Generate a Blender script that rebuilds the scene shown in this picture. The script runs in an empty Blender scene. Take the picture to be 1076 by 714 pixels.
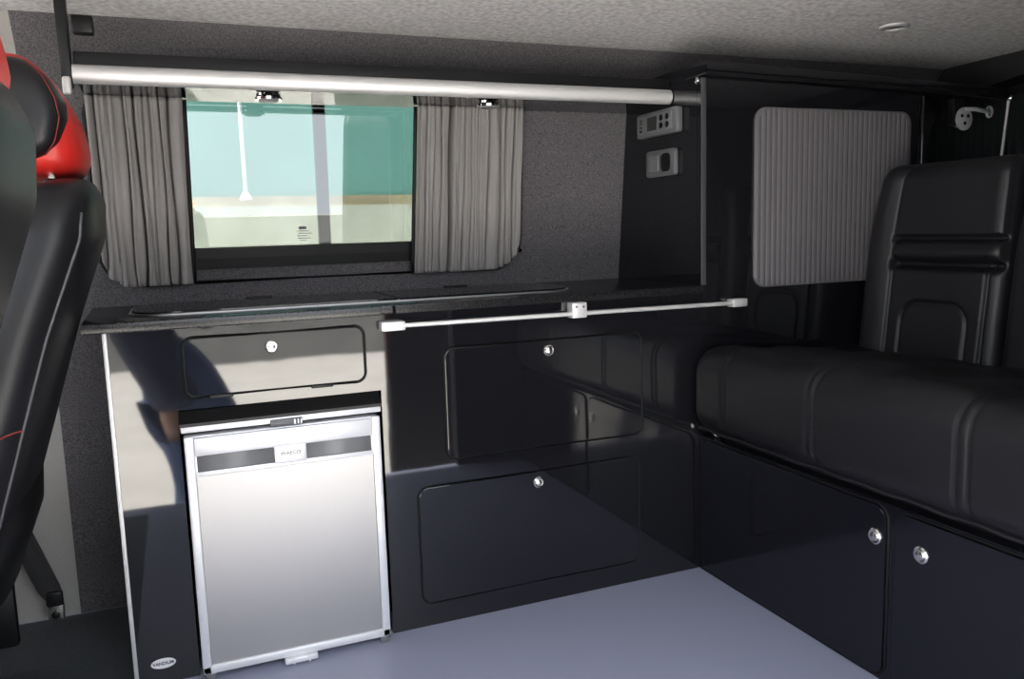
import bpy, bmesh, math, random
from mathutils import Matrix, Vector
random.seed(7)
PI = math.pi
scn = bpy.context.scene
COL = scn.collection

# ------------------------------------------------------------------ helpers
def rrpt(a, b, r, t):
    # point at fraction t of a rounded rectangle of half sizes a, b
    q = PI*r/2; h, w = 2*(b-r), 2*(a-r); L = 2*h+2*w+4*q; d = (t % 1)*L
    segs = [(h, 'l', (a, -(b-r)), (0, 1)), (q, 'c', (a-r, b-r), 0), (w, 'l', (a-r, b), (-1, 0)), (q, 'c', (-(a-r), b-r), PI/2),
            (h, 'l', (-a, b-r), (0, -1)), (q, 'c', (-(a-r), -(b-r)), PI), (w, 'l', (-(a-r), -b), (1, 0)), (q, 'c', (a-r, -(b-r)), 1.5*PI)]
    for ln, kd, p, e in segs:
        if d <= ln or (kd, e) == ('c', 1.5*PI):
            if kd == 'l': return p[0]+e[0]*d, p[1]+e[1]*d
            an = e+PI/2*min(1, d/max(ln, 1e-9)); return p[0]+r*math.cos(an), p[1]+r*math.sin(an)
        d -= ln
class B:
    def __init__(s): s.bm = bmesh.new()
    def box(s, x0, x1, y0, y1, z0, z1, bev=0, seg=2):
        g = bmesh.ops.create_cube(s.bm, size=1)
        for v in g['verts']:
            v.co = Vector(((x0+x1)/2+v.co.x*(x1-x0), (y0+y1)/2+v.co.y*(y1-y0), (z0+z1)/2+v.co.z*(z1-z0)))
        if bev:
            es = list({e for v in g['verts'] for e in v.link_edges})
            bmesh.ops.bevel(s.bm, geom=es, offset=bev, segments=seg, profile=0.5, affect='EDGES')
        return s
    def prism(s, poly, axis, a0, a1, bev=0):
        def P(u, v, a):
            return {'x': (a, u, v), 'y': (u, a, v), 'z': (u, v, a)}[axis]
        A = [s.bm.verts.new(P(u, v, a0)) for u, v in poly]
        C = [s.bm.verts.new(P(u, v, a1)) for u, v in poly]
        n = len(poly)
        fs = [s.bm.faces.new(A), s.bm.faces.new(C[::-1])]
        for i in range(n):
            fs.append(s.bm.faces.new((A[i], C[i], C[(i+1) % n], A[(i+1) % n])))
        bmesh.ops.recalc_face_normals(s.bm, faces=fs)
        if bev:
            es = list(set(fs[0].edges) | set(fs[1].edges))
            bmesh.ops.bevel(s.bm, geom=es, offset=bev, segments=2, profile=0.5, affect='EDGES')
        return s
    def tube(s, pts, r, closed=False, n=10, flat=None):
        pts = [Vector(p) for p in pts]; N = len(pts); rings = []
        ref = None
        for i, p in enumerate(pts):
            if closed: t = pts[(i+1) % N]-pts[i-1]
            else: t = pts[min(i+1, N-1)]-pts[max(i-1, 0)]
            t.normalize()
            if ref is None:
                ref = Vector((0, 0, 1)) if abs(t.z) < .9 else Vector((1, 0, 0))
            a = t.cross(ref)
            if a.length < 1e-4: a = t.cross(Vector((0, 1, 0)))
            a.normalize(); b = t.cross(a).normalized(); ref = -b if False else ref
            rr_ = r if not callable(r) else r(i/(N-1))
            ra, rb = (rr_, rr_) if flat is None else (rr_*flat[0], rr_*flat[1])
            rings.append([s.bm.verts.new(p+a*math.cos(2*PI*k/n)*ra+b*math.sin(2*PI*k/n)*rb) for k in range(n)])
        M_ = N if closed else N-1
        for i in range(M_):
            A, C = rings[i], rings[(i+1) % N]
            for k in range(n):
                s.bm.faces.new((A[k], A[(k+1) % n], C[(k+1) % n], C[k]))
        if not closed:
            s.bm.faces.new(rings[0][::-1]); s.bm.faces.new(rings[-1])
        return s
    def lathe(s, prof, origin, axis='z', n=24):
        # prof: list (radius, height); axis gives direction of height
        o = Vector(origin); rings = []
        for r, h in prof:
            ring = []
            for k in range(n):
                c, d = math.cos(2*PI*k/n)*r, math.sin(2*PI*k/n)*r
                v = {'z': (c, d, h), 'y': (c, h, d), 'x': (h, c, d), '-y': (c, -h, d), '-x': (-h, c, d), '-z': (c, d, -h)}[axis]
                ring.append(s.bm.verts.new(o+Vector(v)))
            rings.append(ring)
        fs = []
        for A, C in zip(rings, rings[1:]):
            for k in range(n):
                fs.append(s.bm.faces.new((A[k], A[(k+1) % n], C[(k+1) % n], C[k])))
        fs.append(s.bm.faces.new(rings[0])); fs.append(s.bm.faces.new(rings[-1]))
        bmesh.ops.recalc_face_normals(s.bm, faces=fs)
        return s
    def loft(s, rows, axis='z', n=40, disp=None):
        # rows: (pos along axis, centre u, centre v, half u, half v, exponent)
        rings = []
        for (p, cu, cv, a, b, ex) in rows:
            ring = []
            for k in range(n):
                t = 2*PI*k/n
                c, d = math.cos(t), math.sin(t)
                if ex < 0:      # rounded rectangle sampled evenly along its outline, corner radius -ex
                    u, v = rrpt(a, b, min(-ex, a*.999, b*.999), k/n); u += cu; v += cv
                else:
                    u = cu+a*math.copysign(abs(c)**(2/ex), c)
                    v = cv+b*math.copysign(abs(d)**(2/ex), d)
                P = {'z': (u, v, p), 'y': (u, p, v), 'x': (p, u, v)}[axis]
                P = Vector(P)
                if disp: P = disp(P)
                ring.append(s.bm.verts.new(P))
            rings.append(ring)
        fs = []
        for A, C in zip(rings, rings[1:]):
            for k in range(n):
                fs.append(s.bm.faces.new((A[k], A[(k+1) % n], C[(k+1) % n], C[k])))
        fs.append(s.bm.faces.new(rings[0])); fs.append(s.bm.faces.new(rings[-1]))
        bmesh.ops.recalc_face_normals(s.bm, faces=fs)
        return s
    def grid(s, nu, nv, fn):
        V = [[s.bm.verts.new(fn(i/nu, j/nv)) for j in range(nv+1)] for i in range(nu+1)]
        for i in range(nu):
            for j in range(nv):
                s.bm.faces.new((V[i][j], V[i+1][j], V[i+1][j+1], V[i][j+1]))
        return s
    def build(s, name, mat, parent=None, smooth=False, solid=0):
        me = bpy.data.meshes.new(name)
        s.bm.to_mesh(me); s.bm.free()
        o = bpy.data.objects.new(name, me); COL.objects.link(o)
        me.materials.append(mat)
        if smooth:
            for p in me.polygons: p.use_smooth = True
            if smooth != 'all':
                try: me.set_sharp_from_angle(angle=math.radians(40))
                except Exception: pass
        if solid:
            m = o.modifiers.new('solid', 'SOLIDIFY'); m.thickness = solid; m.offset = 0
        if parent is not None:
            o.parent = parent
            W = parent
            T = Matrix.Identity(4)
            chain = []
            while W: chain.append(W); W = W.parent
            # only the top Empty carries a location
            if parent.type == 'EMPTY':
                o.matrix_parent_inverse = Matrix.Translation(parent.location).inverted()
            else:
                o.matrix_parent_inverse = Matrix.Identity(4)
        return o

def tag(o, label, cat, group=None):
    o['label'] = label; o['category'] = cat
    if group: o['group'] = group
    return o
def thing(name, label, cat, loc, group=None):
    o = bpy.data.objects.new(name, None); COL.objects.link(o)
    o.location = loc; o.empty_display_size = .05
    return tag(o, label, cat, group)
def struct(o): o['kind'] = 'structure'; return o
def copy_tree(o, parent=None):
    c = o.copy(); COL.objects.link(c)
    if parent is not None: c.parent = parent
    for ch in list(o.children): copy_tree(ch, c)
    return c
def rr(x0, x1, z0, z1, r, n=8):
    out = []
    for cx, cz, a0 in ((x1-r, z1-r, 0), (x0+r, z1-r, PI/2), (x0+r, z0+r, PI), (x1-r, z0+r, 1.5*PI)):
        for k in range(n+1):
            a = a0+PI/2*k/n
            out.append((cx+r*math.cos(a), cz+r*math.sin(a)))
    return out

# ------------------------------------------------------------------ materials
def mat(name, col, rough=.5, metal=0, spec=.5, coat=0, sheen=0):
    m = bpy.data.materials.new(name); m.use_nodes = True
    p = m.node_tree.nodes['Principled BSDF']
    p.inputs['Base Color'].default_value = (*col, 1)
    p.inputs['Roughness'].default_value = rough
    p.inputs['Metallic'].default_value = metal
    p.inputs['Specular IOR Level'].default_value = spec
    p.inputs['Coat Weight'].default_value = coat
    p.inputs['Coat Roughness'].default_value = .03
    p.inputs['Sheen Weight'].default_value = sheen
    return m
def noise(m, scale, c1=None, c2=None, bump=0, detail=2, lo=.35, hi=.65, stretch=None, dist=.002, rough=None):
    nt = m.node_tree; N = nt.nodes; L = nt.links; p = N['Principled BSDF']
    tc = N.new('ShaderNodeTexCoord'); src = tc.outputs['Object']
    if stretch:
        mp = N.new('ShaderNodeMapping'); mp.inputs['Scale'].default_value = stretch
        L.new(src, mp.inputs[0]); src = mp.outputs[0]
    nz = N.new('ShaderNodeTexNoise'); nz.inputs['Scale'].default_value = scale; nz.inputs['Detail'].default_value = detail
    L.new(src, nz.inputs['Vector'])
    if c1:
        r = N.new('ShaderNodeValToRGB'); r.color_ramp.elements[0].position = lo; r.color_ramp.elements[1].position = hi
        r.color_ramp.elements[0].color = (*c1, 1); r.color_ramp.elements[1].color = (*c2, 1)
        L.new(nz.outputs['Fac'], r.inputs[0]); L.new(r.outputs[0], p.inputs['Base Color'])
    if rough:
        mr = N.new('ShaderNodeMapRange'); mr.inputs['To Min'].default_value = rough[0]; mr.inputs['To Max'].default_value = rough[1]
        mr.inputs['From Min'].default_value = .3; mr.inputs['From Max'].default_value = .7
        L.new(nz.outputs['Fac'], mr.inputs[0]); L.new(mr.outputs[0], p.inputs['Roughness'])
    if bump:
        b = N.new('ShaderNodeBump'); b.inputs['Strength'].default_value = bump; b.inputs['Distance'].default_value = dist
        prev = p.inputs['Normal'].links
        if prev: L.new(prev[0].from_socket, b.inputs['Normal'])
        L.new(nz.outputs['Fac'], b.inputs['Height']); L.new(b.outputs[0], p.inputs['Normal'])
    return m
def g(v): return (v, v, v)

M = {}
M['gloss'] = noise(mat('gloss_black_laminate', (.008, .008, .010), .035, spec=.72), 14, bump=.10, detail=1, dist=.0006)
M['gloss_blue'] = noise(mat('gloss_black_bench', (.006, .006, .009), .10, spec=.45), 9, rough=(.06, .16), detail=6)
M['worktop'] = noise(mat('worktop_dark', (.014, .014, .015), .24, spec=.38), 300, (.007, .007, .008), (.016, .016, .017), detail=2)
M['black'] = mat('black_plastic', (.007, .007, .008), .42, spec=.35)
M['rubber'] = mat('black_rubber', (.005, .005, .005), .55, spec=.25)
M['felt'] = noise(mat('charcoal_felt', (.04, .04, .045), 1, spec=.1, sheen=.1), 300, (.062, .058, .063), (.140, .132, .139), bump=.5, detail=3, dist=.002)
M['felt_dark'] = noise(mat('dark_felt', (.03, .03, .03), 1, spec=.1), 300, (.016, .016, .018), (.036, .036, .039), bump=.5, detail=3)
M['felt_roof'] = noise(mat('grey_roof_felt', (.2, .2, .2), 1, spec=.1, sheen=.2), 75, (.27, .265, .27), (.47, .46, .47), bump=.6, detail=5, dist=.003)
noise(M['felt_roof'], 5, bump=.5, dist=.02, detail=2)
M['vinyl'] = noise(mat('blue_speckled_vinyl', (.2, .2, .25), .42, spec=.4), 700, (.19, .205, .285), (.40, .415, .535), detail=2, lo=.3, hi=.7)
M['beige'] = noise(mat('beige_trim_plastic', (.42, .40, .37), .6), 500, (.30, .29, .275), (.35, .335, .315), bump=.1)
M['alu'] = noise(mat('satin_aluminium', (.82, .81, .80), .5, .7), 40, stretch=(1, 40, 40), rough=(.50, .58), detail=2)
M['chrome'] = mat('chrome', (.85, .85, .85), .08, 1)
M['steel'] = noise(mat('brushed_steel', (.44, .43, .43), .42, 1), 60, stretch=(1, 1, 60), rough=(.38, .50), detail=3)
M['silver'] = mat('silver_frame', (.74, .74, .76), .38, .35)
M['grey'] = mat('mid_grey_plastic', (.12, .12, .125), .4)
M['greylight'] = mat('light_grey_plastic', (.17, .17, .175), .38)
M['screen'] = mat('display_screen', (.03, .032, .03), .15)
M['slat'] = mat('tambour_slat', (.175, .165, .175), .45, .3)
M['curtain'] = noise(mat('taupe_curtain', (.17, .155, .15), .85, spec=.2), 900, (.21, .199, .193), (.265, .252, .245), bump=.1)
M['curtain_dark'] = mat('dark_curtain', (.020, .026, .026), .9)
M['leather'] = noise(mat('black_leather', (.0085, .0080, .010), .40, spec=.36), 260, bump=.22, detail=3, dist=.001)
noise(M['leather'], 12, bump=.35, detail=3, dist=.006)
M['leather_seat'] = noise(mat('black_leatherette', (.010, .0098, .012), .40, spec=.42), 380, bump=.12, detail=3, dist=.001)
M['mesh_fabric'] = noise(mat('perforated_leather', (.03, .03, .032), .55), 900, (.02, .02, .022), (.05, .05, .053), detail=1)
M['red'] = noise(mat('red_leather', (.62, .022, .016), .38, spec=.5), 300, bump=.12, detail=2, dist=.001)
M['belt'] = mat('belt_webbing', (.035, .034, .036), .75)
M['white'] = mat('white_print', (.75, .75, .77), .4)
M['ink'] = mat('dark_print', (.02, .02, .03), .5)
M['teal'] = noise(mat('teal_cladding', (.08, .38, .31), .6), 3, (.135, .30, .262), (.15, .33, .288), detail=1)
M['cream'] = noise(mat('cream_render', (.6, .56, .44), .8), 6, (.50, .49, .41), (.58, .57, .49), detail=4)
M['tan'] = noise(mat('tan_band', (.42, .33, .2), .8), 6, (.38, .30, .19), (.50, .42, .27), detail=4)
M['sheet'] = noise(mat('white_sheet', (.8, .86, .84), .8), 4, (.74, .82, .80), (.82, .88, .86), detail=2)
M['ground'] = noise(mat('pale_concrete', (.6, .57, .52), .9), 3, (.58, .55, .50), (.66, .63, .58), detail=6)
M['facade'] = noise(mat('grey_facade', (.3, .3, .3), .8), 3, (.27, .27, .265), (.33, .33, .32), detail=4)
M['jacket'] = noise(mat('navy_jacket', (.02, .03, .07), .8), 60, (.02, .028, .06), (.035, .045, .09))
M['jeans'] = noise(mat('blue_jeans', (.05, .09, .2), .85), 200, (.045, .075, .17), (.08, .12, .24))
M['skin'] = mat('skin', (.55, .34, .25), .5)
M['hair'] = mat('hair', (.03, .02, .015), .7)

M['cabmat'] = noise(mat('dark_cab_floor', (.03, .034, .04), .6), 300, (.026, .030, .036), (.05, .056, .064))
M['lampred'] = mat('dark_red_lens', (.10, .006, .006), .2)
M['edge'] = mat('dark_metal_edge', (.10, .10, .105), .3, .5)
M['vanpaint'] = mat('dark_van_paint', (.010, .010, .012), .5, spec=.3)
def glass(name, tint, refl=1.0):
    m = bpy.data.materials.new(name); m.use_nodes = True
    nt = m.node_tree; nt.nodes.clear()
    o = nt.nodes.new('ShaderNodeOutputMaterial'); t = nt.nodes.new('ShaderNodeBsdfTransparent')
    gl = nt.nodes.new('ShaderNodeBsdfGlossy'); gl.inputs['Roughness'].default_value = .01
    f = nt.nodes.new('ShaderNodeFresnel'); f.inputs['IOR'].default_value = 1.9
    mx = nt.nodes.new('ShaderNodeMixShader'); t.inputs[0].default_value = (*tint, 1)
    nt.links.new(f.outputs[0], mx.inputs[0]); nt.links.new(t.outputs[0], mx.inputs[1]); nt.links.new(gl.outputs[0], mx.inputs[2])
    nt.links.new(mx.outputs[0], o.inputs[0]); return m
M['glass'] = glass('window_glass', (.42, .45, .44))
M['lidglass'] = mat('smoked_lid_glass', (.012, .014, .014), .03, spec=.7)

# ------------------------------------------------------------------ van shell
def wy(z):   # inner surface of the far side wall
    P = [(-.1, .432), (0, .432), (.74, .42), (1.24, .362), (1.31, .33), (1.372, .275)]
    for (a, ya), (b, yb) in zip(P, P[1:]):
        if z <= b: return ya+(yb-ya)*(z-a)/(b-a)
    return P[-1][1]
ZC = 1.372
XR = 2.46
def wallpatch(bm, x0, x1, z0, z1, th=.045, off=0):
    zs = sorted({z0, z1, *[z for z in (.74, 1.24, 1.31) if z0 < z < z1]})
    pin = [(wy(z)+off, z) for z in zs]
    pout = [(wy(z)+off+th, z) for z in zs][::-1]
    bm.prism(pin+pout, 'x', x0, x1)
WX0, WX1, WZ0, WZ1 = -.09, .80, .848, 1.238
b = B()
wallpatch(b, -.275, WX0, -.02, ZC+.01)
wallpatch(b, WX1, XR, -.02, ZC+.01)
wallpatch(b, WX0, WX1, -.02, WZ0)
wallpatch(b, WX0, WX1, WZ1, ZC+.01)
struct(b.build('wall_back', M['felt']))
# felt trim ledge seam on the wall above the shelf
b = B(); wallpatch(b, -.10, 1.40, 1.262, 1.268, .006, -.004)
struct(b.build('trim_2', M['felt_dark']))
b = B()
wallpatch(b, -.62, -.275, -.02, ZC+.01, off=.004)
wallpatch(b, -1.35, -.62, -.02, .72, off=.004)
wallpatch(b, -1.35, -.62, 1.22, ZC+.01, off=.004)
wallpatch(b, -1.72, -1.35, -.02, ZC+.01, off=.004)
struct(b.build('trim_1', M['beige']))
YN = -1.20
b = B(); b.box(-1.75, XR+.05, YN-.03, .50, -.06, 0)
struct(b.build('floor', M['vinyl']))
b = B(); b.box(-1.72, -.142, -1.15, .425, -.002, .0015); struct(b.build('trim_5', M['cabmat']))
# ceiling with soft longitudinal swell
b = B()
b.grid(60, 24, lambda u, v: Vector((-1.75+u*(XR+1.80), YN-.05+v*(.33-YN+.05), ZC+.012*math.sin(PI*v)*(1-v*.3))))
struct(b.build('ceiling', M['felt_roof'], smooth='all', solid=.006))
b = B(); b.box(-1.78, XR+.08, YN-.06, .50, ZC+.02, ZC+.06)
struct(b.build('trim_3', M['black']))
# near side body with the sliding door opening
OX0, OX1 = -.30, .95
b = B()
b.box(OX1, XR+.05, YN-.05, YN, -.06, ZC+.02)
b.box(-.42, OX0, YN-.05, YN, -.06, ZC+.02)
b.box(OX0, OX1, YN-.05, YN, 1.28, ZC+.02)
b.box(-1.75, -.42, YN-.05, YN, -.06, .72)
b.box(-1.75, -.42, YN-.05, YN, 1.22, ZC+.02)
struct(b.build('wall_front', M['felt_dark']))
b = B()
b.box(-1.78, -1.73, YN-.05, .48, -.06, .72)
b.box(-1.78, -1.73, YN-.05, .48, 1.24, ZC+.04)
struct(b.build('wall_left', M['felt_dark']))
b = B()
b.box(XR, XR+.05, YN-.05, .48, -.06, ZC+.04)
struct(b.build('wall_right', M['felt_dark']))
# arched header over the tailgate
b = B()
pts = []
for k in range(25):
    y = .40-1.6*k/24
    pts.append((y, 1.245+.085*math.sin(PI*(k/24))))
b.prism([(.40, 1.40)]+pts+[(-1.20, 1.40)], 'x', XR-.10, XR-.005)
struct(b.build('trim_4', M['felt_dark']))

# window 1
w1 = struct(bpy.data.objects.new('window_1', None)); COL.objects.link(w1); w1.location = (.355, .40, .83)
def tilted_ring(bm, x0, x1, z0, z1, r, wd, th, off):
    outer = rr(x0, x1, z0, z1, r); inner = rr(x0+wd, x1-wd, z0+wd, z1-wd, max(r-wd, .004))
    n = len(outer)
    V = []
    for (x, z) in outer: V.append((bm.bm.verts.new((x, wy(z)+off, z)), bm.bm.verts.new((x, wy(z)+off+th, z))))
    U = []
    for (x, z) in inner: U.append((bm.bm.verts.new((x, wy(z)+off, z)), bm.bm.verts.new((x, wy(z)+off+th, z))))
    fs = []
    for i in range(n):
        j = (i+1) % n
        fs += [bm.bm.faces.new((V[i][0], V[j][0], U[j][0], U[i][0])), bm.bm.faces.new((V[i][1], U[i][1], U[j][1], V[j][1])),
               bm.bm.faces.new((V[i][0], V[i][1], V[j][1], V[j][0])), bm.bm.faces.new((U[i][0], U[j][0], U[j][1], U[i][1]))]
    bmesh.ops.recalc_face_normals(bm.bm, faces=fs)
b = B()
tilted_ring(b, WX0-.012, WX1+.012, WZ0-.012, WZ1+.012, .04, .024, .03, -.004)
# lower track and central post
b.box(WX0, WX1, .394, .424, .845, .872)
b.prism([(wy(.822)-.006, .820), (wy(.848)-.006, .850), (.43, .850), (.43, .820)], 'x', WX0-.012, WX1+.012)
b.build('window_frame', M['rubber'], w1)
b = B(); b.prism([(.424, .86), (.440, .86), (.420, 1.24), (.4045, 1.24)], 'x', .349, .378); b.build('mullion', M['black'], w1)
def pane(x0, x1, y):
    k = B(); k.prism([(y, .868), (y+.003, .868), (y+.003-.0193, 1.236), (y-.0193, 1.236)], 'x', x0, x1)
    return k.build('window_pane', M['glass'], w1)
pane(WX0+.012, .3780, .4185)
pane(.3785, WX1-.012, .4225)
b = B()
for k, (x0, x1, z) in enumerate([(.292, .322, .906), (.296, .330, .900), (.292, .318, .894), (.294, .326, .888), (.300, .314, .882)]):
    b.box(x0, x1, .4150, .4158, z, z+.0016)
b.box(.298, .316, .4142, .4150, .911, .918)
b.build('pane_marking', M['ink'], w1)
# seal round the window recess (rounded outline carrying the curtains)
b = B()
path = [(x, wy(z)-.008, z) for x, z in rr(-.158, .894, .790, 1.25, .085, 10)]
b.tube(path, .006, closed=True)
b.build('curtain_track', M['rubber'], w1, smooth='all')

# ------------------------------------------------------------------ curtains
def curtain(name, x0t, x1t, x0b, x1b, corner, label, n_pl, seed):
    rnd = random.Random(seed)
    ph = [rnd.uniform(-.5, .5) for _ in range(n_pl*2+3)]
    am = [rnd.uniform(.6, 1.25) for _ in range(n_pl*2+3)]
    def zb(u):   # bottom edge, outer lower corner rounded
        s = u if corner == 'right' else 1-u
        r = .30
        if s > 1-r:
            t = (s-(1-r))/r
            return .788+.075*(1-math.sqrt(max(0, 1-t*t)))
        return .788
    def f(u, v):
        zt = 1.2112; z = zb(u)+(zt-zb(u))*v
        x = (x0b+(x1b-x0b)*u)*(1-v)+(x0t+(x1t-x0t)*u)*v
        pin = math.exp(-((v)/.06)**2)*.5
        q0 = u*n_pl+.30*math.sin(u*13+ph[0]*6)+.16*math.sin(u*31+ph[3]*5)+.05*math.sin(v*3.5+u*21)
        fr = q0 % 1.0; i = int(q0) % len(am)
        dep = .036*(.45+.75*((am[i]-.6)/.65))*(1-.10*v)
        val = math.exp(-((fr-.5)/.17)**2)
        y = wy(z)-.045+dep*val+.0022*math.sin(q0*4*PI+ph[i]*4)+.0012*math.sin(v*9+i*2.1)
        x += .0034*math.sin(2*PI*fr)*(1-.2*v)+.0020*math.sin(v*4+i*1.7)*(1-v)*(.15+v)*4*min(1, u*8, (1-u)*8)
        if v < .10: x += .0030*math.sin(q0*PI+3)*(1-v/.10)
        return Vector((x, y, z))
    root = thing(name, label, 'curtain', ((x0b+x1b)/2, .38, .79))
    bb = B(); bb.grid(n_pl*22, 60, f)
    bb.build('curtain_cloth', M['curtain'], root, smooth='all', solid=.0012)
    bb = B()
    xi = (x1b, x1t) if corner == 'left' else (x0b, x0t)
    pts = [(xi[0]+(xi[1]-xi[0])*k/12+(.002 if corner == 'left' else -.004), wy(.79+.419*k/12)-.034, .79+.419*k/12) for k in range(13)]
    bb.tube(pts, .005, n=8)
    bb.build('curtain_edging', M['rubber'], root, smooth='all')
    return root
curtain('curtain', -.150, .047, -.150, .040, 'left', 'taupe pleated curtain left of the side window glass, nearest the front seats', 10, 3)
curtain('curtain', .597, .885, .583, .882, 'right', 'taupe pleated curtain right of the side window glass, beside the bare felt wall', 15, 11)
b = B(); b.lathe([(.004, 0), (.006, .003), (.006, .008), (.003, .011)], (.889, wy(.84)-.020, .838), '-y')
tag(b.build('curtain_stud', M['chrome'], smooth=True), 'small chrome stud at lower outer corner of the right-hand curtain', 'stud')

# ------------------------------------------------------------------ overhead shelf
t = thing('overhead_shelf', 'black overhead shelf with a satin aluminium front rail above the window', 'shelf', (.53, .25, 1.21))
SX0, SX1 = -.152, 1.2185
b = B(); b.prism([(.150, 1.2115), (.150, 1.224), (wy(1.224)-.001, 1.224), (wy(1.2115)-.001, 1.2115)], 'x', SX0, SX1)
b.build('shelf_board', M['gloss'], t)
b = B(); b.box(SX0, SX1, .137, .150, 1.207, 1.266, .002)
b.build('fascia', M['black'], t, smooth=True)
b = B(); pr = [(.137, 1.200), (.137, 1.240)]
for k in range(13):
    a = PI/2+PI*k/12; pr.append((.137+.014*math.cos(a), 1.2195+.0205*math.sin(a)))
pr = [(.1375, 1.240)]+[(.137+.016*math.cos(PI/2+PI*k/14), 1.2215+.0185*math.sin(PI/2+PI*k/14)) for k in range(15)]+[(.1375, 1.203)]
b.prism(pr, 'x', SX0-.003, SX1-.002)
b.build('front_rail', M['alu'], t, smooth=True)
for x in (.222, .745):
    o = thing('downlight', 'chrome downlight under the shelf in front of the %s' % ('window glass' if x < .5 else 'right-hand curtain'), 'light', (x, .215, 1.2115), 'downlights under the overhead shelf')
    b = B(); b.lathe([(.021, 0), (.026, .003), (.026, .008), (.030, .012), (.029, .016), (.022, .016)], (x, .215, 1.2113), '-z', 32)
    b.build('bezel', M['chrome'], o, smooth=True)
    b = B(); b.lathe([(.0215, 0), (.0215, .004), (.012, .006)], (x, .215, 1.1965), '-z', 24)
    b.build('lens', M['greylight'], o, smooth=True)
# hanging strap post at the left end
t = thing('shelf_support', 'black upright support post at the left end of the overhead shelf', 'post', (-.168, .14, 1.19))
b = B(); b.box(-.176, -.1555, .125, .160, 1.195, ZC, .004); b.build('post', M['black'], t, smooth=True)
b = B(); b.box(-.174, -.158, .121, .132, 1.180, 1.215, .005, 3); b.build('end_cap', M['alu'], t, smooth=True)
b = B(); b.box(-.155, -.115, .20, .235, 1.315, 1.350, .004); b.build('roof_bracket', M['black'], t, smooth=True)

# ------------------------------------------------------------------ kitchen unit
KX0, KX1, KH = -.130, 1.218, .722
FX0, FX1, FZ1 = -.016, .392, .558
t = thing('kitchen_unit', 'long gloss black kitchen unit under the window with flap and two drawers', 'kitchen unit', (.54, .2, 0))
b = B()
b.prism([(KX0, 0), (FX0, 0), (FX0, FZ1), (FX1, FZ1), (FX1, 0), (KX1, 0), (KX1, KH), (KX0, KH)], 'y', 0, .018)
b.build('front_panel', M['gloss'], t)
b = B(); b.box(KX0, KX0+.016, .018, .415, 0, KH); b.build('end_panel', M['gloss'], t)
b = B(); b.box(KX0-.008, KX0, -.003, .006, 0, KH, .0015); b.build('corner_trim', M['alu'], t, smooth=True)
for x in (FX0-.012, FX1):
    b = B(); b.box(x, x+.012, .02, .40, 0, KH-.03); b.build('inner_partition', M['black'], t)
def push_knob(x, z, par, y=-.003, ax='-y', r=.0125, X=None):
    k = B(); o = (x, y, z) if X is None else (X, x, z)
    k.lathe([(r*1.05, 0), (r*1.05, .002), (r*.85, .004), (r*.6, .0035), (r*.55, .006), (r*.2, .0075)], o, ax, 28)
    return k.build('knob', M['chrome_s'], par, smooth=True)
M['chrome_s'] = mat('satin_chrome', (.8, .78, .74), .22, 1)
def front(name, x0, x1, z0, z1, r, kx, kz, gw=.0028):
    d = B(); d.prism(rr(x0, x1, z0, z1, r), 'y', -.003, 0, .0012)
    d = d.build(name, M['gloss'], t)
    s = B(); s.tube([(x, -.0012, z) for x, z in rr(x0-.002, x1+.002, z0-.002, z1+.002, r+.002)], gw, closed=True, n=8)
    s.build('gasket', M['rubber'], d, smooth='all')
    push_knob(kx, kz, d)
    return d
fd = front('flap_door', .004, .358, .584, .699, .018, .170, .672, .0036)
for x in (.045, .245):
    b = B(); b.box(x, x+.045, -.0055, -.001, .577, .583, .0015); b.build('hinge', M['black'], fd, smooth=True)
front('drawer_front', .538, 1.040, .385, .636, .022, .792, .612)
front('drawer_front', .466, 1.030, .056, .325, .022, .757, .299)

# badge
t2 = thing('oval_badge', 'small white oval maker badge low on the left end of the black unit', 'badge', (-.083, -.001, .042))
def ell(cx, cz, a, c_, n=32): return [(cx+a*math.cos(2*PI*k/n), cz+c_*math.sin(2*PI*k/n)) for k in range(n)]
b = B(); b.prism(ell(-.083, .043, .0235, .0105), 'y', -.0015, 0); b.build('plate', M['white'], t2)
def text(body, size, loc, m_, parent, rot=(PI/2, 0, 0), sx=1.0, name='lettering', ext=.0003):
    cu = bpy.data.curves.new(name, 'FONT'); cu.body = body; cu.size = size; cu.extrude = ext; cu.offset = size*.03
    cu.align_x = 'CENTER'; cu.align_y = 'CENTER'
    o = bpy.data.objects.new(name, cu); COL.objects.link(o)
    dg = bpy.context.evaluated_depsgraph_get()
    me = bpy.data.meshes.new_from_object(o.evaluated_get(dg))
    bpy.data.objects.remove(o)
    Rm = Matrix.Translation(loc) @ Matrix.Rotation(rot[2], 4, 'Z') @ Matrix.Rotation(rot[0], 4, 'X') @ Matrix.Diagonal((sx, 1, 1, 1))
    me.transform(Rm)
    o = bpy.data.objects.new(name, me); COL.objects.link(o); me.materials.clear(); me.materials.append(m_)
    o.parent = parent
    if parent.type == 'EMPTY': o.matrix_parent_inverse = Matrix.Translation(parent.location).inverted()
    return o
text('VANDIUM', .0092, (-.083, -.0018, .043), M['ink'], t2, sx=.95)

# worktop
t = thing('worktop', 'dark speckled worktop running along the top of the kitchen unit', 'worktop', (.52, .2, KH))
def wt(x): return x
b = B()
poly = [(-.170, -.022), (.395, -.022), (.400, -.004), (.425, -.004), (.430, -.014), (1.217, -.014), (1.217, wy(.74)-.002), (-.185, wy(.74)-.002)]
b.prism(poly, 'z', KH, .742, .003)
b.build('worktop_board', M['worktop'], t, smooth=True)
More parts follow.
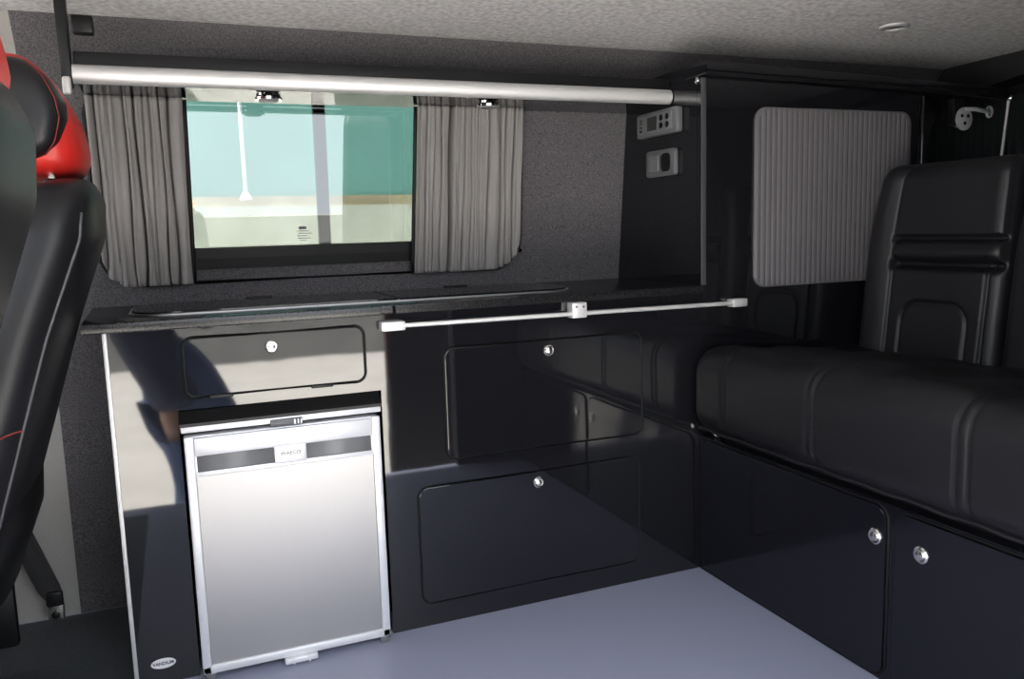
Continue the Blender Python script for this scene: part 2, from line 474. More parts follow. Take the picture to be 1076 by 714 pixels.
# sink and hob unit under glass lids
t = thing('hob_and_sink', 'long rounded hob and sink unit with smoked glass lids in the worktop', 'hob', (.40, .2, .742))
b = B()
LX0, LX1, LY0, LY1 = -.095, .905, .050, .330
outer = rr(LX0, LX1, LY0, LY1, .085, 12)
b.prism(outer, 'z', .742, .7465, .0015)
b.build('steel_rim', M['steel'], t, smooth=True)
for x0, x1 in ((LX0+.006, .452), (.458, LX1-.006)):
    # half shapes of the rounded rectangle
    inn = rr(LX0+.006, LX1-.006, LY0+.006, LY1-.006, .079, 12)
    pl = [(min(max(x, x0), x1), y) for x, y in inn]
    out = []
    for p in pl:
        if not out or (abs(p[0]-out[-1][0])+abs(p[1]-out[-1][1])) > 1e-5: out.append(p)
    if (abs(out[0][0]-out[-1][0])+abs(out[0][1]-out[-1][1])) < 1e-5: out.pop()
    b = B(); b.prism(out, 'z', .7465, .7505)
    ld = b.build('glass_lid', M['lidglass'], t)
    b = B(); b.box((x0+x1)/2-.03, (x0+x1)/2+.03, LY1-.012, LY1+.004, .7505, .754, .001); b.build('hinge', M['black'], ld, smooth=True)

# towel bar / table rail
t = thing('table_rail', 'slim horizontal aluminium rail fixed along the front of the worktop', 'rail', (.86, -.02, .70))
b = B(); b.tube([(.41, -.021, .6975), (1.325, -.021, .6930)], .0052, n=14); b.build('rod', M['alu'], t, smooth=True)
for x, wd in ((.420, .026), (1.318, .022)):
    z = .6975-(x-.41)*.005
    b = B(); b.box(x-wd, x+wd, -.0285, 0.0, z-.010, z+.010, .003); b.build('end_bracket', M['alu'], t, smooth=True)
b = B(); b.box(.842, .880, -.031, 0.0, .6855, .7215, .003)
o = b.build('centre_bracket', M['alu'], t, smooth=True)
b = B()
for x in (.852, .870): b.lathe([(.003, 0), (.003, .001), (.001, .0012)], (x, -.031, .712), '-y', 12)
b.build('screw', M['grey'], o)

# ------------------------------------------------------------------ fridge
YF = -.030
t = thing('fridge', 'small built-in fridge with brushed steel door and silver frame', 'fridge', (.185, .0, 0))
X0, X1, Z0, Z1 = -.010, .378, .016, .534
b = B(); b.box(X0+.004, X1-.004, -.001, .36, .010, FZ1-.002); b.build('cabinet_body', M['black'], t)
b = B(); b.prism([(-.006, .556), (-.035, .5365), (-.035, .530), (-.001, .530), (-.001, .556)], 'x', X0-.006, X1+.006)
b.build('top_flange', M['black'], t)
b = B(); b.box(X0-.004, X1+.004, YF-.004, -.001, .518, .5305, .002)
o = b.build('top_bar', M['silver'], t, smooth=True)
b = B(); b.box(.154, .218, YF-.012, YF-.004, .514, .527, .002); b.box(.160, .196, YF-.015, YF-.012, .517, .523, .001)
lt = b.build('latch', M['grey'], o, smooth=True)
b = B()
for x in (.200, .207, .213): b.box(x, x+.003, YF-.0165, YF-.0115, .5155, .5255, .0006)
b.build('latch_ridge', M['silver'], lt)
door = B()
door.prism(rr(X0, X1, Z0, .510, .005, 4), 'y', YF, -.002, .003)
d = door.build('door', M['silver'], t)
# raised frame
fw = .018
b = B()
b.box(X0, X0+fw, YF-.007, YF+.001, Z0, .510, .003)
b.box(X1-fw, X1, YF-.007, YF+.001, Z0, .510, .003)
b.box(X0, X1, YF-.007, YF+.001, Z0, Z0+fw, .003)
b.build('door_frame', M['silver'], d, smooth=True)
b = B(); b.box(X0+fw, X1-fw, YF-.0025, YF+.001, Z0+fw, .436, .0005)
b.build('door_panel', M['steel'], d)
# handle fascia: band with two grip recesses below it
b = B()
b.box(X0+fw, X1-fw, YF-.008, YF+.001, .470, .507, .0025)
b.box(.158, .222, YF-.008, YF+.001, .434, .472, .0025)
b.box(X0+fw, X1-fw, YF-.0065, YF+.001, .428, .438, .001)
b.box(X0+fw, X0+fw+.003, YF-.0065, YF+.001, .434, .472); b.box(X1-fw-.003, X1-fw, YF-.0065, YF+.001, .434, .472)
b.build('handle_fascia', M['silver'], d, smooth=True)
for a, c_ in ((X0+fw+.003, .158), (.222, X1-fw-.003)):
    b = B()
    b.grid(2, 10, lambda u, v: Vector((a+(c_-a)*u, YF-.0064+.0050*math.sin(PI*v*.5), .438+.034*v)))
    b.build('grip_recess', M['greylight'], d, smooth='all', solid=.001)
text('WAECO', .010, (.190, YF-.0083, .455), M['greylight'], d, sx=1.1, name='lettering')
b = B(); b.box(.150, .218, YF-.016, YF+.004, .004, .0165, .003); b.box(.166, .170, YF-.018, YF, .003, .0165, .001); b.box(.198, .202, YF-.018, YF, .003, .0165, .001)
b.build('bottom_catch', M['silver'], d, smooth=True)
for x in (.355, -.005):
    b = B(); b.box(x, x+.02, YF-.002, -.002, 0, .015, .002); b.build('foot', M['grey'], t, smooth=True)

# ------------------------------------------------------------------ tall cupboard to the right
TX0, TX1, TZ = 1.219, 1.945, 1.252
t = thing('tall_cupboard', 'tall gloss black cupboard with a grey tambour door right of the window', 'cupboard', (1.58, .2, 0))
b = B()
prof = [(.0185, 0), (.0185, TZ), (wy(TZ)-.003, TZ), (wy(.74)-.003, .74), (wy(0)-.003, 0)]
b.prism(prof, 'x', TX0, TX0+.018); b.build('side_panel', M['gloss'], t)
b = B(); b.prism([(TX0+.0005, 0), (TX1, 0), (TX1, TZ-.0205), (TX0+.0005, TZ-.0005)], 'y', 0, .018); b.build('front_panel', M['gloss'], t)
b = B(); b.prism([(y, min(z, TZ-.022)) for y, z in prof], 'x', TX1-.018, TX1-.001); b.build('end_panel', M['gloss'], t)
b = B()
b.box(TX0-.003, TX0+.012, -.004, .0, .742, TZ-.006, .0018)
b.build('edge_strip', M['edge'], t, smooth=True)
b = B()
b.prism([(TX0-.0002, -.020), (2.262, -.020), (2.262, wy(1.27)-.03), (TX0-.0002, wy(1.27)-.03)], 'z', TZ, 1.285, .004)
for v in b.bm.verts: v.co.z -= (v.co.x-TX0)*.027
b.build('top_board', M['gloss'], t, smooth=True)
b = B(); b.tube([(TX0, -.0215, 1.2535), (1.7, -.0215, 1.245), (2.262, -.0215, 1.2265)], .0042, n=10)
b.build('front_nosing', M['black'], t, smooth=True)
b = B(); b.lathe([(.007, 0), (.009, .004), (.008, .010), (.004, .013)], (TX0, .006, 1.240), '-x', 20)
b.build('stud', M['chrome'], t, smooth=True)
b = B(); b.tube([(TX1+.004, -.004, .70), (TX1+.004, -.004, TZ-.026)], .004, n=10)
b.build('end_strip', M['gloss'], t, smooth=True)
# tambour
DX0, DX1, DZ0, DZ1 = 1.376, 1.905, .727, 1.182
b = B(); b.prism(rr(DX0, DX1, DZ0, DZ1, .035), 'y', -.006, 0, .0015)
td = b.build('tambour_door', M['slat'], t, smooth=True)
n = 31
for k in range(n):
    xa = DX0+.004+(DX1-DX0-.008)*k/n; xb = DX0+.004+(DX1-DX0-.008)*(k+1)/n-.0018
    def inset(x):
        d_ = min(x-DX0, DX1-x)
        return .004+(0.035-math.sqrt(max(0, .035**2-(.035-d_)**2)) if d_ < .035 else 0)
    i_ = max(inset(xa), inset(xb))
    b = B()
    pr = [(xa, -.006)]+[(xa+(xb-xa)*j/6, -.006-.0014*math.sin(PI*j/6)**.4-.0002) for j in range(1, 6)]+[(xb, -.006)]
    b.prism(pr, 'z', DZ0+i_, DZ1-i_)
    b.build('tambour_slat', M['slat'], td, smooth=True)

# control panel and socket on the cupboard side
t = thing('control_panel', 'grey control panel with small display and buttons above the socket', 'control panel', (TX0, .175, 1.16))
b = B(); b.prism(rr(.078, .272, 1.128, 1.192, .008, 5), 'x', TX0-.020, TX0-.0005, .004); b.build('housing', M['grey'], t, smooth=True)
b = B(); b.prism(rr(.098, .262, 1.137, 1.184, .004, 4), 'x', TX0-.0225, TX0-.0195, .001); fp = b.build('face', M['greylight'], t, smooth=True)
b = B(); b.box(TX0-.0235, TX0-.0222, .168, .212, 1.143, 1.178); b.build('display', M['screen'], fp)
for y in (.118, .146):
    for z in (1.151, 1.171):
        b = B(); b.lathe([(.008, 0), (.008, .002), (.005, .003)], (TX0-.0222, y, z), '-x', 20); b.build('button', M['black'], fp, smooth=True)
b = B()
for z in (1.146, 1.156, 1.166, 1.174): b.box(TX0-.0235, TX0-.0222, .238, .250, z-.002, z+.002)
b.build('indicator', M['screen'], fp)
t = thing('power_socket', 'grey single power socket plate below the control panel', 'socket', (TX0, .17, 1.056))
b = B(); b.prism(rr(.099, .236, 1.022, 1.091, .010, 5), 'x', TX0-.014, TX0-.0005, .003); b.build('plate', M['grey'], t, smooth=True)
b = B(); b.prism(rr(.116, .160, 1.033, 1.080, .014, 6), 'x', TX0-.0155, TX0-.0135); b.build('socket_insert', M['black'], t)
b = B(); b.prism(rr(.172, .222, 1.036, 1.077, .003, 4), 'x', TX0-.0165, TX0-.0135, .001); b.build('switch_plate', M['greylight'], t, smooth=True)

# ------------------------------------------------------------------ bench
BX = 1.212; BY0, BY1 = -.004, -1.14; BH = .358
t = bench = thing('bench_seat', 'black leather bench seat on a gloss black base with two cupboard doors', 'bench seat', (1.5, -.57, 0))
b = B(); b.box(BX, 1.90, BY1, BY0-.0, 0, BH); b.build('base_box', M['gloss_blue'], t)
for y0, y1, ky in ((-.606, -.022, -.582), (-1.120, -.628, -.687)):
    b = B(); b.prism(rr(y0, y1, .010, .350, .028), 'x', BX-.006, BX, .0015)
    d = b.build('cupboard_door', M['gloss_blue'], t)
    b = B(); b.tube([(BX-.001, y, z) for y, z in rr(y0-.003, y1+.003, .007, .353, .03)], .0022, closed=True, n=8); b.build('edge_gasket', M['rubber'], d, smooth='all')
    push_knob(ky, .288, d, X=BX-.006, ax='-x', r=.015)
b = B(); b.box(BX+.03, 1.88, BY1+.01, BY0-.01, BH, .378); b.build('hinge_plinth', M['black'], t)
b = B(); b.lathe([(.008, 0), (.010, .004), (.010, .010), (.006, .014)], (BX+.028, -.05, .368), '-x', 16); b.build('runner_foot', M['chrome_s'], t, smooth=True)

# cushion
seams = (-.140, -.158, -.425, -.447, -.775, -.798, -1.02)
CY0, CY1 = -.006, -1.145
def cush_disp(P):
    d_ = 0
    for s_ in seams: d_ += math.exp(-((P.y-s_)/.0035)**2)
    c = Vector((1.46, P.y, .47)); v = P-c
    if P.z > .40: P = c+v*(1-.010*min(1, d_)/max(.1, v.length)*.45)
    # crown and sag
    if P.z > .47:
        P.z += .008*math.sin(PI*(P.y-CY0)/(CY1-CY0))-.045*max(0, (P.x-1.30))/.45
        P.z += .004*math.sin(P.y*23+P.x*9)+.003*math.sin(P.x*31-P.y*11)
    return P
rows = []
N = 230
for k in range(N+1):
    y = CY0+(CY1-CY0)*k/N
    e = min(abs(y-CY0), abs(y-CY1)); r = .055
    q_ = math.sqrt(max(0, 1-(1-min(1, e/r))**2))
    rows.append((y, 1.46, .376+.107, .235+.052*q_, .050+.057*q_, -(.015+.045*q_)))
b = B(); b.loft(rows, 'y', 140, cush_disp)
# taper the front: lower edge pulled back slightly
for v in b.bm.verts:
    if v.co.z < .377: v.co.z = .377
t = cb = b.build('cushion', M['leather'], bench, smooth='all')
b = B()
b.tube([(1.178, -.05-1.05*k/60, .392+.0015*math.sin(k*.9)) for k in range(61)], .0035, n=8); b.build('piping', M['leather'], t, smooth='all')

# bench backrests
def backrest_disp(y0, y1):
    L_ = y0-.0
    def f(P):
        s = (y0-P.y)/(y0-y1)   # 0 at kitchen side, 1 at far edge
        z = P.z
        if P.x < 1.775:
            d_ = 0
            ins = .24 < s < .97
            for zz, a, w in ((.842, .016, .006), (.778, .022, .010)):
                if s > .22: d_ += a*math.exp(-((z-zz)/w)**2)*min(1, max(0, (s-.20)/.04))*min(1, max(0, (.985-s)/.03))
            # vertical seams
            d_ += .008*math.exp(-((s-.24)/.009)**2)
            if z < .80: d_ += .010*math.exp(-((s-.90)/.012)**2)
            # bulge between seams
            if ins and .785 < z < .838: d_ -= .012*math.sin(PI*(z-.785)/.053)
            if ins and z > .85: d_ -= .008
            # embossed lumbar pad outline
            if z < .72:
                sx, sz = abs(s-.57)-.23, abs(z-.55)-.135
                r = .05
                qx, qz = max((sx*.43+r), 0), max(sz+r, 0)
                dist = math.hypot(qx, qz)-r if (qx > 0 or qz > 0) else -r
                d_ += .007*math.exp(-(dist/.005)**2)
            # side bolster
            if s < .24: d_ -= .014*math.sin(PI*max(0, s)/.24)
            P = Vector((P.x+d_, P.y, P.z))
        # recline
        P.x += (z-.45)*.10
        # waisted side
        if s < .5 and z > .78: P.y -= (z-.78)**2*.65*(1-s*2)
        return P
    return f
for i, (y0, y1, lab) in enumerate(((-.046, -.452, 'black leather bench backrest on the kitchen side with padded headrest'), (-.458, -.96, 'black leather bench backrest at the right edge of the picture'))):
    rows = []
    N = 130
    for k in range(N+1):
        y = y0+(y1-y0)*k/N; e = min(abs(y-y0), abs(y-y1)); r = .035
        q_ = math.sqrt(max(0, 1-(1-min(1, e/r))**2))
        rows.append((y, 1.728, .765, .022+.037*q_, .232+.031*q_, -(.012+.030*q_)))
    b = B(); b.loft(rows, 'y', 300, backrest_disp(y0, y1))
    t = b.build('backrest', M['leather'], bench, smooth='all')
    if i == 0:
        b = B(); b.box(1.700, 1.706, y1+.022, y1+.030, .555, .585, .002); b.build('zip_tag', M['chrome'], t, smooth=True)
        b = B(); b.lathe([(.004, 0), (.004, .006), (.002, .008)], (1.700, y0-.100, .585), '-x', 12); b.build('press_stud', M['chrome'], t, smooth=True)

# ------------------------------------------------------------------ ceiling downlight
t = thing('ceiling_light', 'small round chrome downlight set in the grey felt ceiling', 'light', (1.73, -.10, ZC))
b = B(); zc = ZC+.004
b.lathe([(.027, -.004), (.036, 0), (.036, .004), (.030, .007), (.026, .006), (.026, -.004)], (1.73, -.10, zc), '-z', 40); b.build('bezel', M['alu'], t, smooth=True)
b = B(); b.lathe([(.0255, -.003), (.0255, .003), (.01, .0035)], (1.73, -.10, zc), '-z', 32); b.build('lens', M['grey'], t, smooth=True)

# ------------------------------------------------------------------ rear corner bits
t = thing('rear_curtain', 'dark pleated curtain in the rear corner behind the bench backrest', 'curtain', (XR-.03, .2, 1.0))
b = B(); b.grid(160, 6, lambda u, v: Vector((XR-.045+.010*math.sin(u*2*PI*15), -.02+.40*u, .80+.46*v)))
b.build('curtain_cloth', M['curtain_dark'], t, smooth='all', solid=.002)
t = thing('folding_bracket', 'chrome folding bracket with a round drilled plate in the rear corner', 'bracket', (2.10, .02, 1.17))
b = B(); b.lathe([(.032, 0), (.032, .003), (.030, .004)], (2.105, -.004, 1.168), '-y', 28); b.lathe([(.022, -.02), (.022, 0)], (2.105, -.004, 1.168), '-y', 28)
pl = b.build('round_plate', M['silver'], t, smooth=True)
b = B()
for dx, dz in ((-.012, .008), (.012, .008), (0, -.012)): b.lathe([(.005, 0), (.005, .002)], (2.105+dx, -.0085, 1.168+dz), '-y', 14)
b.build('screw', M['black'], pl)
b = B(); b.tube([(2.105, -.006, 1.195), (2.15, -.006, 1.196), (2.205, -.006, 1.190)], .006, n=10); b.build('arm', M['silver'], t, smooth='all')
b = B(); b.tube([(2.205+.011*math.cos(a*PI/8), -.006, 1.190+.014*math.sin(a*PI/8)) for a in range(16)], .004, closed=True, n=8); b.build('eyelet', M['silver'], t, smooth='all')
b = B(); b.box(2.070, 2.110, .000, .02, 1.150, 1.224, .002); b.build('mount', M['black'], t)
t = thing('support_rod', 'thin bright metal rod hanging from the cupboard top near the tailgate', 'rod', (2.257, -.02, 1.0))
b = B(); b.tube([(2.245, -.010, .95), (2.262, -.0215, 1.222)], .0042, n=12); b.build('rod', M['alu'], t, smooth=True)
b = B(); b.lathe([(.008, 0), (.009, .005), (.006, .010)], (2.262, -.024, 1.2265), '-y', 16); b.build('end_knob', M['chrome_s'], t, smooth=True)

# ------------------------------------------------------------------ front seats
def sx(z):      # spine of the seat back (rear face x) against height
    P = [(.20, -.355), (.36, -.300), (.55, -.238), (.74, -.178), (.90, -.118), (.97, -.112), (1.02, -.135)]
    for (a, xa), (c_, xb) in zip(P, P[1:]):
        if z <= c_: return xa+(xb-xa)*(z-a)/(c_-a)
    return P[-1][1]
def make_seat(cy, label, dx, dz, hx_=0, hz_=0):
    t = thing('front_seat', label, 'seat', (-.5, cy, 0), 'front cab seats')
    rows = []
    N = 60
    for k in range(N+1):
        z = .30+.70*k/N
        e = max(0, (z-(1.0-.085))/.085)
        q_ = math.sqrt(max(0, 1-e*e))
        bot = min(1, (z-.30)/.05+.5)
        a = (.075+.012*math.sin(PI*k/N))*(.35+.65*q_)*bot; bb = (.215+.02*math.sin(PI*min(1, k/N*1.1)))*(.62+.38*q_)*bot
        rows.append((z+dz*k/N, sx(z)-a+dx, cy, a, bb, 3.2))
    b = B(); b.loft(rows, 'z', 64); bk = b.build('seat_back', M['leather_seat'], t, smooth='all')
    # side piping (near and far edge)
    for s_ in (-1, 1):
        pts = []
        for k in range(40):
            r_ = rows[5+int(k*50/39)]; z = r_[0]
            th = math.radians(52)
            u = r_[1]+r_[3]*abs(math.cos(th))**(2/3.2); v = cy+s_*r_[4]*abs(math.sin(th))**(2/3.2)
            pts.append((u, v, z))
        b = B(); b.tube(pts, .0028, n=8); b.build('piping', M['seam'], bk, smooth='all')
    b = B()
    b.tube([(sx(.60)-.02-.012*j+dx, cy-.232, .600-.004*j+.002*math.sin(j)) for j in range(7)], .0018, n=6)
    b.build('red_stitching', M['seamred'], bk)
    # lower shell
    b = B(); b.loft([(.24, -.41, cy, .055, .17, 3), (.27, -.40, cy, .08, .20, 3), (.40, -.355, cy, .085, .215, 3), (.46, -.335, cy, .07, .20, 3)], 'z', 48)
    b.build('back_shell', M['black'], t, smooth='all')
    # seat cushion and base
    rows2 = []
    for k in range(25):
        x = -.95+.60*k/24; e = min(x+.95, -.35-x); q_ = math.sqrt(max(0, 1-(1-min(1, e/.05))**2))
        rows2.append((x, cy, .40, .20+.035*q_, .045+.035*q_, 3.4))
    b = B(); b.loft(rows2, 'x', 48); b.build('seat_pad', M['leather_seat'], t, smooth='all')
    b = B(); b.box(-.90, -.395, cy-.19, cy+.19, 0, .33, .02); b.build('seat_base', M['black'], t, smooth=True)
    for y in (cy-.215, cy+.19):
        b = B(); b.box(-.90, -.36, y, y+.025, .06, .20, .008); b.build('seat_runner', M['black'], t, smooth=True)
    # headrest: red shell wrapped round a black pad
    def hr_rows(pts, w0, w1, ex):
        out = []
        for k in range(49):
            v = k/48; z = pts[0][0]+(pts[-1][0]-pts[0][0])*v
            for A, C in zip(pts, pts[1:]):
                if z <= C[0]+1e-9: break
            q = (z-A[0])/(C[0]-A[0])
            xf, xr = A[1]+(C[1]-A[1])*q, A[2]+(C[2]-A[2])*q
            e = math.sqrt(max(0, 1-abs(2*v-1)**4))
            out.append((z+dz+hz_, (xf+xr)/2+dx+hx_, cy, max(.004, (xr-xf)/2*(.55+.45*e)), w0+(w1-w0)*e, ex))
        return out
    b = B(); b.loft(hr_rows([(1.008, -.265, -.124), (1.05, -.270, -.125), (1.10, -.275, -.134), (1.13, -.275, -.146), (1.17, -.272, -.166), (1.208, -.268, -.192)], .085, .122, 3.0), 'z', 56)
    hd = b.build('headrest', M['red'], t, smooth='all')
    b = B(); b.loft(hr_rows([(1.030, -.272, -.176), (1.06, -.278, -.156), (1.10, -.282, -.146), (1.13, -.284, -.150), (1.165, -.280, -.166), (1.200, -.276, -.194)], .10, .148, 5.0), 'z', 56)
    b.build('headrest_pad', M['leather_seat'], hd, smooth='all')
    pr_ = hr_rows([(1.030, -.272, -.176), (1.06, -.278, -.156), (1.10, -.282, -.146), (1.13, -.284, -.150), (1.165, -.280, -.166), (1.200, -.276, -.194)], .10, .148, 5.0)
    th = math.radians(50); pts = [(r_[1]+r_[3]*math.cos(th)**(2/5.0), cy-r_[4]*math.sin(th)**(2/5.0), r_[0]) for r_ in pr_[2:-2]]
    b = B(); b.tube(pts, .0016, n=6); b.build('stitching', M['seamred'], hd, smooth='all')
    for s_ in (-1, 1):
        b = B(); b.tube([(-.185+dx, cy+s_*.09, .965+dz), (-.180+dx, cy+s_*.09, 1.03+dz)], .006, n=12); b.build('headrest_post', M['chrome'], t, smooth='all')
        b = B(); b.lathe([(.011, 0), (.011, .006), (.007, .010)], (-.184+dx, cy+s_*.09, .993+dz), 'z', 16); b.build('post_collar', M['black'], t, smooth=True)
    return t
M['seamred'] = mat('dark_red_stitch', (.16, .01, .01), .6)
M['seam'] = mat('grey_piping', (.10, .10, .105), .5)
make_seat(-.02, 'black front seat with red-trimmed headrest beside the kitchen unit end', 0, 0)
make_seat(-.80, 'nearest black front seat cut off by the left edge of the picture', -.012, .045, .004, -.036)

# seat belt
t = thing('seat_belt', 'dark grey seat belt strap running down to a floor anchor behind the seat', 'seat belt', (-.31, .38, 0))
b = B()
def belt(u, v):
    p0 = Vector((-.40, .33, .36)); p1 = Vector((-.318, .375, .065))
    p = p0.lerp(p1, v); w = .024*(1 if v < .9 else 1-(v-.9)*4)
    return p+Vector((w*(2*u-1), -.008*(2*u-1), .006*(2*u-1)))+Vector((0, -.004*math.sin(PI*2*u), 0))
b.grid(8, 24, belt); b.build('webbing', M['belt'], t, smooth='all', solid=.0025)
b = B(); b.box(-.335, -.300, .366, .386, .020, .062, .004, 3); an = b.build('anchor_plate', M['chrome_s'], t, smooth=True)
b = B(); b.lathe([(.009, 0), (.009, .005), (.005, .007)], (-.318, .366, .036), '-y', 18); b.build('bolt', M['black'], an, smooth=True)
b = B(); b.box(-.336, -.300, .362, .378, .055, .092, .006, 3); b.build('end_cover', M['black'], t, smooth=True)

# ------------------------------------------------------------------ outside
GZ = -.55
b = B(); b.box(-14, 16, -14, 9, GZ-.1, GZ); struct(b.build('ground', M['ground']))
# neighbouring building seen through the window
t = thing('building', 'teal clad building with a cream lower wall seen through the window', 'building', (1, 3.1, GZ))
b = B(); b.box(-5, 9, 3.05, 3.35, 1.12, 5.2); b.build('clad_wall', M['teal'], t)
b = B(); b.box(-5, 9, 3.03, 3.35, 1.065, 1.12); b.build('band', M['tan'], t)
b = B(); b.box(-5, 9, 3.00, 3.35, GZ, 1.065); b.build('lower_wall', M['cream'], t)
t = thing('drain_pipe', 'thin white downpipe on the teal building seen through the left pane', 'pipe', (.385, 2.96, 1.10))
b = B(); b.tube([(.385, 2.96, 1.12), (.385, 2.96, 3.2)], .010, n=10); b.build('pipe', M['white'], t, smooth=True)
b = B(); b.lathe([(.03, 0), (.03, .015), (.014, .04)], (.385, 2.96, 1.10), 'z', 16); b.build('shoe', M['white'], t, smooth=True)
# dark van stand-in, added out of view to darken the gloss front reflections
t = thing('dark_van_standin', 'dark van-shaped stand-in added out of view beside the open side door to darken the reflections', 'van', (3.0, -2.8, GZ))
b = B()
ring = [(.84, -1.86), (1.27, -3.68), (5.9, -3.68), (5.9, -1.86)]
lv = [(-.28, 0), (.35, .0), (.75, .02), (1.25, .10), (1.36, .20)]
V = []
for z, ins in lv:
    V.append([b.bm.verts.new((x+(ins*.5 if x < 3 else -ins*1.5), y+(-ins if y > -2.5 else ins), z)) for x, y in ring])
fs = [b.bm.faces.new(V[0]), b.bm.faces.new(V[-1])]
for A, C in zip(V, V[1:]):
    for k in range(4): fs.append(b.bm.faces.new((A[k], A[(k+1) % 4], C[(k+1) % 4], C[k])))
bmesh.ops.recalc_face_normals(b.bm, faces=fs)
bmesh.ops.bevel(b.bm, geom=list(b.bm.edges), offset=.03, segments=3, profile=.5, affect='EDGES')
b.build('body', M['vanpaint'], t, smooth=True)
for y in (-1.98, -3.55):
    for x in (2.0, 4.9):
        b = B(); b.lathe([(.20, -.10), (.31, -.10), (.32, -.06), (.32, .06), (.31, .10), (.20, .10)], (x, y, GZ+.32), 'y', 32); wh = b.build('wheel', M['rubber'], t, smooth=True)
        b = B(); b.lathe([(.19, -.08), (.21, -.11), (.05, -.115), (.05, .115), (.21, .11), (.19, .08)], (x, y, GZ+.32), 'y', 24); b.build('hub', M['silver'], wh, smooth=True)
b = B(); b.box(.845, .862, -1.862, -1.850, .24, .54, .003); b.build('tail_lamp', M['lampred'], t)
# pale grey building across the yard, reflected in the gloss fronts
b = B(); b.box(-8, 9, -8.6, -8.3, GZ, .25)
tag(b.build('yard_wall', M['facade']), 'low grey yard wall across from the open side door', 'wall')

# photographer standing outside the door, seen only mirrored in the gloss fronts
def skin(name, nodes, edges, m_, parent, grow=0, sub=2):
    ids = {k: i for i, k in enumerate(nodes)}
    me = bpy.data.meshes.new(name)
    me.from_pydata([nodes[k][0] for k in nodes], [(ids[a], ids[c]) for a, c in edges], [])
    o = bpy.data.objects.new(name, me); COL.objects.link(o); me.materials.append(m_)
    o.parent = parent; o.matrix_parent_inverse = Matrix.Translation(parent.location).inverted()
    sk = o.modifiers.new('skin', 'SKIN'); sk.use_smooth_shade = True
    bm_ = bmesh.new(); bm_.from_mesh(me); lay = bm_.verts.layers.skin.verify()
    bm_.verts.ensure_lookup_table()
    for i, k in enumerate(nodes):
        rr_ = nodes[k][1]; rr_ = rr_ if isinstance(rr_, tuple) else (rr_, rr_)
        bm_.verts[i][lay].radius = (rr_[0]+grow, rr_[1]+grow); bm_.verts[i][lay].use_root = (i == 0)
    bm_.to_mesh(me); bm_.free()
    ss = o.modifiers.new('sub', 'SUBSURF'); ss.levels = sub; ss.render_levels = sub
    return o
ps = thing('person', 'person in a navy jacket and blue jeans standing outside taking the photograph', 'person', (.12, -2.05, GZ))
ps['label'] = 'person in navy jacket and blue jeans standing outside with a camera'
J = {'hip': ((-.04, -2.06, .30), (.15, .11)), 'waist': ((-.14, -2.06, .46), (.14, .10)), 'chest': ((-.19, -2.02, .66), (.165, .11)),
     'neck0': ((-.14, -1.98, .79), (.07, .065)), 'neck': ((-.06, -1.94, .85), .055), 'jaw': ((-.03, -1.91, .91), (.060, .065)), 'head': ((-.03, -1.915, .98), (.072, .085)), 'crown': ((-.03, -1.93, 1.04), (.05, .06)),
     'shL': ((-.33, -2.00, .75), .062), 'elL': ((-.42, -1.95, .52), .045), 'wrL': ((-.13, -1.86, .78), .028), 'haL': ((-.095, -1.835, .835), (.036, .016)),
     'shR': ((.02, -2.00, .75), .062), 'elR': ((.12, -1.95, .54), .045), 'wrR': ((.10, -1.86, .80), .028), 'haR': ((.080, -1.835, .850), (.036, .016)),
     'thL': ((-.06, -2.05, .22), .088), 'knL': ((.00, -1.98, -.10), .058), 'anL': ((-.04, -2.08, -.45), .038), 'toL': ((-.05, -1.93, -.515), (.042, .026)),
     'thR': ((.10, -2.06, .22), .088), 'knR': ((.20, -1.99, -.10), .058), 'anR': ((.28, -2.10, -.45), .038), 'toR': ((.31, -1.95, -.515), (.042, .026))}
E_ = [('hip', 'waist'), ('waist', 'chest'), ('chest', 'neck0'), ('neck0', 'neck'), ('neck', 'jaw'), ('jaw', 'head'), ('head', 'crown'),
      ('neck0', 'shL'), ('shL', 'elL'), ('elL', 'wrL'), ('wrL', 'haL'), ('neck0', 'shR'), ('shR', 'elR'), ('elR', 'wrR'), ('wrR', 'haR'),
      ('hip', 'thL'), ('thL', 'knL'), ('knL', 'anL'), ('anL', 'toL'), ('hip', 'thR'), ('thR', 'knR'), ('knR', 'anR'), ('anR', 'toR')]
for sd, sg in (('L', 1), ('R', -1)):
    h = Vector(J['ha'+sd][0])
    for f in range(4):
        ln = (.026, .030, .028, .021)[f]
        a = h+Vector((sg*.010, .012, .026-.017*f)); c_ = a+Vector((sg*.012, ln, 0)); e_ = c_+Vector((sg*ln*.9, .004, 0))
        J['f%s%da' % (sd, f)] = (tuple(a), .0095); J['f%s%db' % (sd, f)] = (tuple(c_), .0085); J['f%s%dc' % (sd, f)] = (tuple(e_), .0075)
        E_ += [('ha'+sd, 'f%s%da' % (sd, f)), ('f%s%da' % (sd, f), 'f%s%db' % (sd, f)), ('f%s%db' % (sd, f), 'f%s%dc' % (sd, f))]
    a = h+Vector((sg*.018, -.008, -.030)); c_ = a+Vector((sg*.022, .006, -.004))
    J['t%sa' % sd] = (tuple(a), .011); J['t%sb' % sd] = (tuple(c_), .009)
    E_ += [('wr'+sd, 't%sa' % sd), ('t%sa' % sd, 't%sb' % sd)]
J['hem'] = ((-.01, -2.06, .16), (.15, .11)); E_.append(('hip', 'hem')); J['belt'] = ((-.11, -2.06, .50), (.13, .095)); E_.append(('hip', 'belt'))
Jb = {k: v for k, v in J.items() if k not in ('hem', 'belt')}
for k in ('hip', 'waist', 'chest'): Jb[k] = (Jb[k][0], (Jb[k][1][0]-.035, Jb[k][1][1]-.035))
for k in ('thL', 'thR'): Jb[k] = (Jb[k][0], Jb[k][1]-.02)
